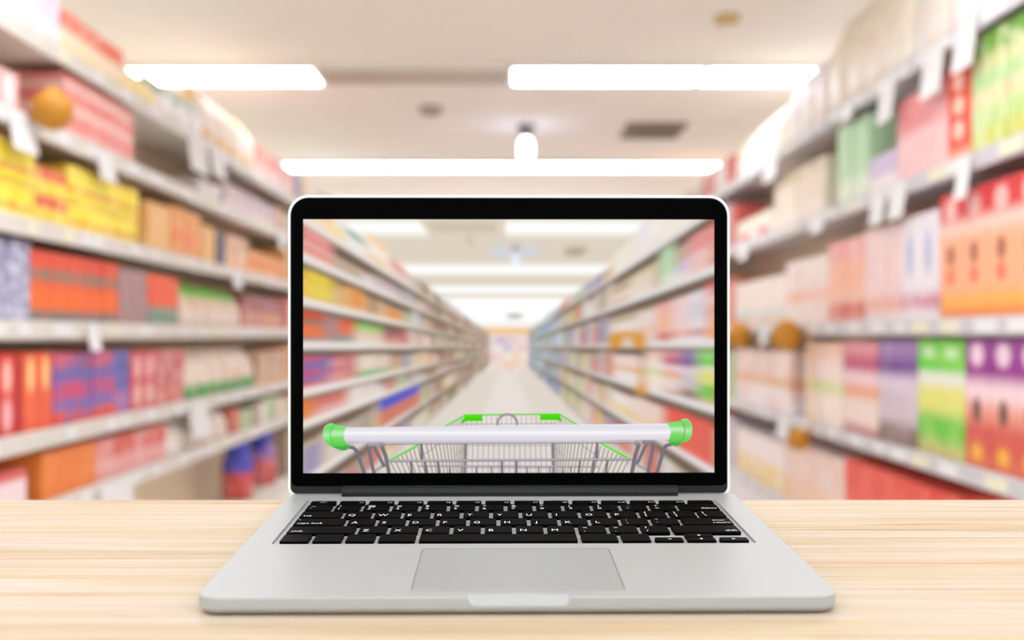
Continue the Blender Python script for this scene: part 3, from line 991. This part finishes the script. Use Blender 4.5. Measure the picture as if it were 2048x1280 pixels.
def picture():
    st = 2.0
    mg = 60
    gx = np.arange(SX0 - mg, SX1 + mg, st)
    gy = np.arange(SY0 - mg, SY1 + mg, st)
    X, Y = np.meshgrid(gx, gy)
    bxp = (X - 532) / .4745
    byp = (Y - 379) / .472
    dx = bxp - PPX
    dy = PPY - byp
    img = np.empty(X.shape + (3,))
    img[:] = lin((222, 210, 192))                                # ceiling
    zc = np.where(dy > 1, F_PX * 1.65 / np.maximum(dy, 1), 1e6)
    xc = dx * zc / F_PX
    img[(dy > 0) & (zc > 17)] = lin((246, 244, 240))
    for r in range(0, 8):
        z = ROW0 + ROWP * r
        yy = F_PX * 1.65 / z
        th = 28 * (6.43 / z) ** .8
        m = (np.abs(dy - yy) < th) & (np.abs(xc) < 3.7)
        if r == 1:
            m &= ~((xc > -1.14) & (xc < -.02))
        img[m] = lin((247, 247, 247)) * 1.15
        if r == 1:
            img[(np.abs(dy - yy) < 14) & (xc > -1.05) & (xc < -.15)] = lin((196, 180, 160))
    for cx, cy, rx, ry, c in ((1052, 290, 22, 32, (232, 236, 255)), (1052, 252, 22, 12, (150, 146, 148)), (985, 262, 45, 22, (206, 214, 224)), (1115, 262, 45, 22, (206, 214, 224)),
                              (1305, 262, 50, 14, (156, 144, 118)), (860, 217, 16, 14, (190, 178, 160)), (1048, 536, 38, 8, (150, 140, 124))):
        img[((bxp - cx) / rx) ** 2 + ((byp - cy) / ry) ** 2 < 1] = lin(c)
    fl = dy < 0
    img[fl] = lin((224, 214, 203))
    img[fl & (np.abs(dx) < .35 * -dy)] = lin((231, 223, 215))
    # far end
    far = (np.abs(dx) < 105) & (dy < 84) & (dy > -100)
    img[far] = lin((236, 218, 208))
    img[far & (dy > 62)] = lin((246, 188, 104))
    rng = np.random.RandomState(4)
    for _ in range(26):
        cx, cy = rng.uniform(-100, 90), rng.uniform(-95, 55)
        c = lin([(236, 190, 200), (244, 214, 190), (206, 214, 226), (190, 170, 204), (240, 204, 160), (250, 240, 236)][rng.randint(6)])
        m = (np.abs(dx - cx) < 18) & (np.abs(dy - cy) < 16)
        img[m & far] = .4 * img[m & far] + .6 * c
    # side racks
    ad = np.maximum(np.abs(dx), 1)
    Z = F_PX * HW / ad
    H = dy / ad * HW
    zlim = np.where(dx < 0, 42., 36.)
    rack = (Z < zlim) & (H < 1.05) & (H > -1.52)
    img[rack] = lin((190, 170, 146))
    for side in 'LR':
        sm = (dx < 0) if side == 'L' else (dx > 0)
        lv = LV[side] + [-1.44]
        # under each board it is darker
        for j, hh in enumerate(lv):
            m = sm & rack & (H < hh - .06) & (H > hh - .17)
            img[m] = lin((104, 84, 66))
        items = [p[1:] for p in PLACED if p[0] == side]
        ends = {}
        for it in items:
            for j, hh in enumerate(lv):
                if abs(it[2] - hh) < .15:
                    ends[j] = max(ends.get(j, 0), it[1])
        for j, hh in enumerate(lv):
            z = (2.2 if side + str(j) == 'L6' else ends.get(j, 2.2))
            room = (lv[j - 1] - .08 - hh) if j else .25
            while z < 42:
                w = rng.uniform(.2, .5) * (1 + z / 14)
                c = np.array(PAL[rng.randint(len(PAL))]) * .8 + 36
                if side == 'R' and z > 14:
                    c = np.array((176, 190, 200)) + rng.uniform(-50, 25) + rng.uniform(-26, 22, 3)
                if side == 'L' and z > 9:
                    c = np.array((196, 170, 146)) + rng.uniform(-80, 50) + rng.uniform(-18, 18, 3)
                k = dict(bands=[(.5, tuple(np.clip(c, 0, 255))), (1, tuple(np.clip(c * .86 + 20, 0, 255)))], mott=None, spots=())
                items.append((z, z + w * .96, hh, hh + room * rng.uniform(.6, .95), k))
                z += w
        if side == 'L':
            items.append((5.9, 8.8, -1.04, -.66, dict(bands=[(.62, (204, 120, 100)), (1, (70, 80, 200))], mott=None, spots=())))
        for (z0, z1, h0, h1, k) in items:
            m = sm & (Z >= z0) & (Z < z0 + (z1 - z0) * .955) & (H >= h0) & (H < h1) & (Z < zlim)
            if m.any():
                img[m] = look(k, (Z[m] - z0) / (z1 - z0), (H[m] - h0) / (h1 - h0))
        for hh in lv:
            m = sm & (Z < 16) & (H < hh + .01) & (H > hh - .055)
            q = np.clip((Z[m] - 6) / 8, 0, .75)[:, None]
            img[m] = lin((236, 228, 222) if side == 'L' else (228, 222, 222)) * (1 - q) + q * lin((176, 160, 146))
            m = sm & (Z < zlim) & (Z >= 16) & (H < hh + .01) & (H > hh - .07)
            img[m] = img[m] * .5 + .5 * lin((214, 204, 196))
    for cx, cy, rx, ry in ((1475, 640, 34, 36), (1575, 640, 34, 36), (1525, 612, 40, 14), (1583, 845, 24, 30), (1583, 790, 10, 40)):
        img[((bxp - cx) / rx) ** 2 + ((byp - cy) / ry) ** 2 < 1] = lin((216, 150, 30))
    img = img * .97 + lin((248, 238, 230)) * .03
    # zoom smear about the vanishing point, then a soft focus
    vx = (532 + PPX * .4745 - gx[0]) / st
    vy = (379 + PPY * .472 - gy[0]) / st
    h, w = X.shape
    ii, jj = np.meshgrid(np.arange(h), np.arange(w), indexing='ij')

    def samp(a, y, x):
        y = np.clip(y, 0, h - 1.001)
        x = np.clip(x, 0, w - 1.001)
        yi, xi = y.astype(int), x.astype(int)
        fy, fx = (y - yi)[..., None], (x - xi)[..., None]
        return (a[yi, xi] * (1 - fy) + a[yi + 1, xi] * fy) * (1 - fx) + (a[yi, xi + 1] * (1 - fy) + a[yi + 1, xi + 1] * fy) * fx
    acc = 0
    ks = np.linspace(.962, 1.042, 15)
    for s in ks:
        acc = acc + samp(img, vy + (ii - vy) * s, vx + (jj - vx) * s)
    img = acc / len(ks)
    g = np.exp(-.5 * (np.arange(-9, 10) / 2.3) ** 2)
    g /= g.sum()
    for ax in (0, 1):
        pad = [(0, 0)] * 3
        pad[ax] = (9, 9)
        q = np.pad(img, pad, mode='edge')
        img = sum(g[i] * (q[i:i + h] if ax == 0 else q[:, i:i + w]) for i in range(19))

    def at(px, py):
        y, x = np.meshgrid((py - gy[0]) / st, (px - gx[0]) / st, indexing='ij')
        return samp(img, y, x)
    return at


def trolley(bgat):
    """the trolley, drawn over the lower strip of the picture at three samples per pixel"""
    ss = 3
    x0, y0, x1, y1 = SX0, 820., SX1, SY1
    W, Hh = int((x1 - x0) * ss), int((y1 - y0) * ss)
    px = x0 + (np.arange(W) + .5) / ss
    py = y0 + (np.arange(Hh) + .5) / ss
    im = bgat(px, py)
    GX, GY = px[None, :], py[:, None]

    def put(sl, a, col):
        im[sl] = im[sl] * (1 - a[..., None]) + np.asarray(col) * a[..., None]

    def seg(p, q, w, shade, al=1.):
        """shade: colours across the stroke from one edge to the other"""
        (ax, ay), (bx_, by_) = p, q
        r = w / 2 + 1
        i0, i1 = int((min(ay, by_) - r - y0) * ss), int((max(ay, by_) + r - y0) * ss) + 1
        j0, j1 = int((min(ax, bx_) - r - x0) * ss), int((max(ax, bx_) + r - x0) * ss) + 1
        i0, j0 = max(i0, 0), max(j0, 0)
        i1, j1 = min(i1, Hh), min(j1, W)
        if i1 <= i0 or j1 <= j0:
            return
        sl = (slice(i0, i1), slice(j0, j1))
        X, Y = np.broadcast_arrays(GX[:, j0:j1], GY[i0:i1])
        dx, dy = bx_ - ax, by_ - ay
        L2 = dx * dx + dy * dy + 1e-9
        t = np.clip(((X - ax) * dx + (Y - ay) * dy) / L2, 0, 1)
        d = np.hypot(X - ax - t * dx, Y - ay - t * dy)
        sg = ((X - ax) * dy - (Y - ay) * dx) / math.sqrt(L2)      # signed: + right of travel / up for left-to-right
        a = np.clip((w / 2 - d) * 1.3 + .5, 0, 1) * al
        f = np.clip(sg / w + .5, 0, 1) * (len(shade) - 1)
        sc = np.array([lin(c) for c in shade])
        k = np.minimum(f.astype(int), len(shade) - 2) if len(shade) > 1 else np.zeros(f.shape, int)
        fr = (f - k)[..., None]
        col = sc[k] * (1 - fr) + sc[np.minimum(k + 1, len(shade) - 1)] * fr
        put(sl, a, col)

    def line(pts, w, shade, al=1.):
        for p, q in zip(pts, pts[1:]):
            seg(p, q, w, shade, al)

    def poly(pts, col):
        pts = np.array(pts, float)
        i0, i1 = max(int((pts[:, 1].min() - y0) * ss), 0), min(int((pts[:, 1].max() - y0) * ss) + 1, Hh)
        j0, j1 = max(int((pts[:, 0].min() - x0) * ss), 0), min(int((pts[:, 0].max() - x0) * ss) + 1, W)
        X, Y = np.broadcast_arrays(GX[:, j0:j1], GY[i0:i1])
        ins = np.zeros(X.shape, bool)
        for (ax, ay), (bx_, by_) in zip(pts, np.roll(pts, -1, 0)):
            c = (ay > Y) != (by_ > Y)
            with np.errstate(all='ignore'):
                xx = (bx_ - ax) * (Y - ay) / (by_ - ay + 1e-12) + ax
            ins ^= c & (X < xx)
        a = ins.astype(float)
        col = np.array(col, float)
        if col.ndim == 1:
            put((slice(i0, i1), slice(j0, j1)), a, lin(col))
        else:                                                     # shading down the shape
            f = (Y - pts[:, 1].min()) / np.ptp(pts[:, 1]) * (len(col) - 1)
            k = np.clip(f.astype(int), 0, len(col) - 2)
            fr = np.clip(f - k, 0, 1)[..., None]
            sc = lin(col)
            put((slice(i0, i1), slice(j0, j1)), a, sc[k] * (1 - fr) + sc[k + 1] * fr)

    DK = [(96, 92, 104), (128, 124, 134), (104, 100, 112)]
    MD = [(104, 100, 108), (206, 202, 208), (150, 146, 154), (100, 96, 104)]
    TH = [(150, 146, 150)]
    GR = [(60, 190, 30), (150, 236, 120)]
    # inside of the basket
    poly([(836, 886), (1208, 886), (1262, 920), (1262, 945), (770, 945), (780, 922)], (214, 204, 198)) if False else None
    poly([(934, 886), (1104, 886), (1104, 945), (934, 945)], (224, 217, 211))
    for i in range(17):
        x = 936 + i * 10.4
        seg((x, 886), (x + (i - 8) * .25, 945), 1.3, TH)
    seg((934, 891), (1104, 891), 1.2, TH)
    seg((934, 936), (1104, 936), 1.0, TH)
    for s in (-1, 1):
        for i in range(16):
            q = i / 15
            e = 1 - (1 - q) ** 1.7
            xt = 1019 - s * (176 - 88 * e)
            xb = xt + s * 14 * (1 - q)
            seg((xt, 886), (xb, 945), 1.9 - .6 * q, [(124, 119, 128)])
        for i in range(7):
            q = i / 6
            seg((1019 - s * (238 - 62 * q), 918 + (1 - q) * 3), (1019 - s * (226 - 58 * q), 945), 1.8, [(124, 119, 128)])
            if i:
                seg((1019 - s * (232 - 50 * q), 917 - 24 * q), (1019 - s * (226 - 50 * q), 922), 1.8, [(124, 119, 128)])
        seg((1019 - s * 176, 912), (1019 - s * 142, 889), 1.6, [(160, 156, 160)])
        seg((1019 - s * 110, 914), (1019 - s * 86, 890), 1.4, [(160, 156, 160)])
        seg((1019 - s * 86, 884), (1019 - s * 88, 945), 2.6, [(112, 108, 116)])
        seg((1019 - s * 176, 886), (1019 - s * 174, 920), 5.5, DK)
    # far rim
    for i in range(19):
        x = 934 + i * 9.9
        seg((x, 832), (x, 852), 1.1, [(168, 160, 160)])
    seg((926, 848), (1112, 847), 1.2, [(160, 154, 156)])
    for i in range(8):
        seg((894 + i * 4.2, 851 - i * 2.4), (897 + i * 4.2, 853), 1.0, [(140, 136, 136)])
        seg((1150 - i * 4.2, 849 - i * 2.4), (1147 - i * 4.2, 851), 1.0, [(140, 136, 136)])
    line([(889, 853), (931, 829.5), (1119, 828), (1156, 850)], 3.4, GR)
    poly([(921, 846), (932, 829), (965, 828), (966, 842), (934, 842), (925, 847)], [(96, 226, 30), (66, 214, 8), (58, 206, 6)])
    poly([(1080, 828), (1119, 827), (1125, 844), (1113, 840), (1081, 840)], [(96, 226, 30), (66, 214, 8), (58, 206, 6)])
    line([(780, 920), (837, 889)], 5.2, [(60, 196, 40), (120, 214, 96), (176, 240, 150)])
    line([(1204, 887), (1258, 916)], 5.2, [(60, 196, 40), (110, 224, 70), (176, 244, 140)])
    # loop behind the handle
    th = np.linspace(math.pi, 0, 15)
    arc = [(996, 853)] + [(1015 + 19.5 * math.cos(t), 847 - 18.5 * math.sin(t)) for t in th] + [(1034.5, 853)]
    line(arc, 4.6, [(120, 116, 122), (176, 172, 178), (124, 120, 126)])
    # bars across
    seg((840, 931.5), (1197, 933.5), 3.6, MD[::-1])
    for x in (850, 876, 1004, 1033.6, 1160.7, 1188.8, 821.5, 1216):
        seg((x, 921), (x + (x - 1019) * -.02, 946), 4.6, DK)
    for x in (900, 925, 953, 983, 1055, 1078, 1100, 1126, 1142):
        seg((x, 934), (x, 946), 2.6, DK)
    seg((776, 921.5), (1266, 918.7), 5.2, MD[::-1])
    # side brackets
    for line_ in (
            ([(749, 944), (770, 929.5)], 5, MD), ([(1272, 929), (1299, 944)], 5, MD),
            ([(750, 894), (769, 931)], 6.5, DK), ([(1293, 889), (1276, 925)], 6.5, DK),
            ([(764, 890), (772, 910), (779.5, 947)], 7.6, DK), ([(1278, 890), (1271, 912), (1264, 947)], 8, DK),
            ([(739, 889), (738.5, 897), (748.5, 944)], 6.4, DK), ([(1305, 886), (1307, 894), (1297, 943)], 6.6, DK),
            ([(740, 888.5), (762, 888.5)], 7, [(150, 146, 152), (180, 176, 180)]), ([(1288, 884.5), (1304, 884.5)], 8, [(128, 124, 132), (150, 146, 152)]),
            ([(697, 893), (708, 895), (714, 900), (731, 948)], 7, DK), ([(1343, 889), (1333, 891.5), (1329, 897), (1314, 948)], 7, DK)):
        line(*line_)
    seg((767, 886.5), (1272, 884.2), 4.6, [(90, 86, 96), (150, 146, 152), (226, 222, 228), (150, 146, 152)])
    for c in ((766, 889), (1274, 886.5)):
        seg((c[0] - 1, c[1]), (c[0] + 1, c[1]), 10, [(126, 122, 130), (168, 164, 170)])
    # handle and its green ends
    poly([(686, 854.5), (1018, 850.5), (1344, 847.5), (1344, 880), (1018, 882.5), (686, 885)],
         [(250, 248, 250), (226, 222, 234), (228, 226, 232), (236, 234, 240), (250, 248, 252), (230, 226, 234), (226, 222, 232), (220, 214, 226), (186, 180, 194)])
    G2 = [(120, 226, 110), (128, 222, 118), (190, 240, 184), (128, 220, 116), (112, 212, 92), (94, 196, 82)]

    def cap(pts, lug, fl, hx, edge):
        poly(lug, [(84, 190, 84), (70, 176, 70), (60, 160, 60)])
        poly(pts, G2)
        poly(fl, [(120, 222, 112), (116, 220, 108), (176, 238, 172), (112, 218, 100), (96, 206, 80)])
        line(hx, 1.6, [(84, 190, 76)])
        line(edge, 1.4, [(206, 244, 200)], .7)
    cap([(670, 848.5), (696, 853), (692, 858), (689, 866), (689, 874), (692, 882), (696, 888), (680, 893), (668, 891), (660, 870)],
        [(662, 892), (700, 888), (701, 893), (696, 899), (688, 900.5), (680, 899)],
        [(658, 847.5), (664, 846), (670, 847.5), (672, 851), (664, 860), (662, 872), (665, 886), (668, 893), (658, 890), (650, 881), (647, 869), (649, 857)],
        [(669, 851), (663, 861), (662, 873), (665, 885), (668, 891)], [(649, 860), (652, 852), (658, 848), (666, 846.4)])
    cap([(1333, 846), (1362, 842.5), (1370, 860), (1364, 884), (1350, 884.5), (1336, 882), (1341, 874), (1342, 864), (1340, 854)],
        [(1336, 882), (1368, 882), (1362, 890), (1352, 893.5), (1344, 891)],
        [(1360, 842), (1368, 838.5), (1374, 839), (1381, 845), (1385, 857), (1384, 872), (1379, 881), (1366, 886), (1367, 875), (1371, 862), (1369, 850)],
        [(1361, 843), (1369, 850), (1371, 862), (1368, 876), (1364, 885)], [(1366, 839), (1374, 838.6), (1381, 844.5), (1385, 856)])
    im = im.reshape(Hh // ss, ss, W // ss, ss, 3).mean((1, 3))
    return im


def build_display():
    at = picture()
    xs = np.linspace(SX0, SX1, int(SX1 - SX0) + 1)
    yt = np.linspace(SY0, 820, 128)
    yb = np.linspace(820, SY1, 126)[1:]
    top = at(xs, yt)
    low = trolley(at)                                            # one colour per pixel, 125 rows x 821 columns
    lowv = np.pad(low, ((0, 1), (0, 1), (0, 0)), mode='edge')
    lowv = .25 * (np.pad(low, ((1, 0), (1, 0), (0, 0)), mode='edge') + np.pad(low, ((1, 0), (0, 1), (0, 0)), mode='edge')
                  + np.pad(low, ((0, 1), (1, 0), (0, 0)), mode='edge') + lowv) * .35 + .65 * lowv
    lowv = lowv[1:]
    col = np.concatenate([top, lowv], 0)
    ys = np.concatenate([yt, yb])
    nr, nc = len(ys), len(xs)
    X, Y = np.meshgrid((xs - 1019) / PXM, (988 - ys) / PXM)
    co = np.stack([X, np.full_like(X, -.00075), Y], -1).reshape(-1, 3)
    idx = np.arange(nr * nc).reshape(nr, nc)
    q = np.stack([idx[:-1, :-1], idx[1:, :-1], idx[1:, 1:], idx[:-1, 1:]], -1).reshape(-1, 4)
    me = bpy.data.meshes.new('display')
    me.vertices.add(len(co))
    me.vertices.foreach_set('co', co.ravel().astype(np.float32))
    me.loops.add(q.size)
    me.loops.foreach_set('vertex_index', q.ravel().astype(np.int32))
    me.polygons.add(len(q))
    me.polygons.foreach_set('loop_start', (np.arange(len(q)) * 4).astype(np.int32))
    me.update(calc_edges=True)
    ca = me.color_attributes.new('shown', 'FLOAT_COLOR', 'POINT')
    rgba = np.concatenate([col.reshape(-1, 3), np.ones((nr * nc, 1))], 1)
    ca.data.foreach_set('color', rgba.ravel().astype(np.float32))
    m, nt, b = new_mat('screen_picture')
    at_ = nt.nodes.new('ShaderNodeAttribute')
    at_.attribute_name = 'shown'
    b.inputs['Base Color'].default_value = (0, 0, 0, 1)
    b.inputs['Roughness'].default_value = .6
    b.inputs['Specular IOR Level'].default_value = .0
    nt.links.new(at_.outputs['Color'], b.inputs['Emission Color'])
    b.inputs['Emission Strength'].default_value = 1 / 2 ** EXPO
    me.materials.append(m)
    o = obj('display', me, parent=LID)
    o['label'] = 'lit screen picturing an empty trolley in a shop aisle'
    return o


build_display()
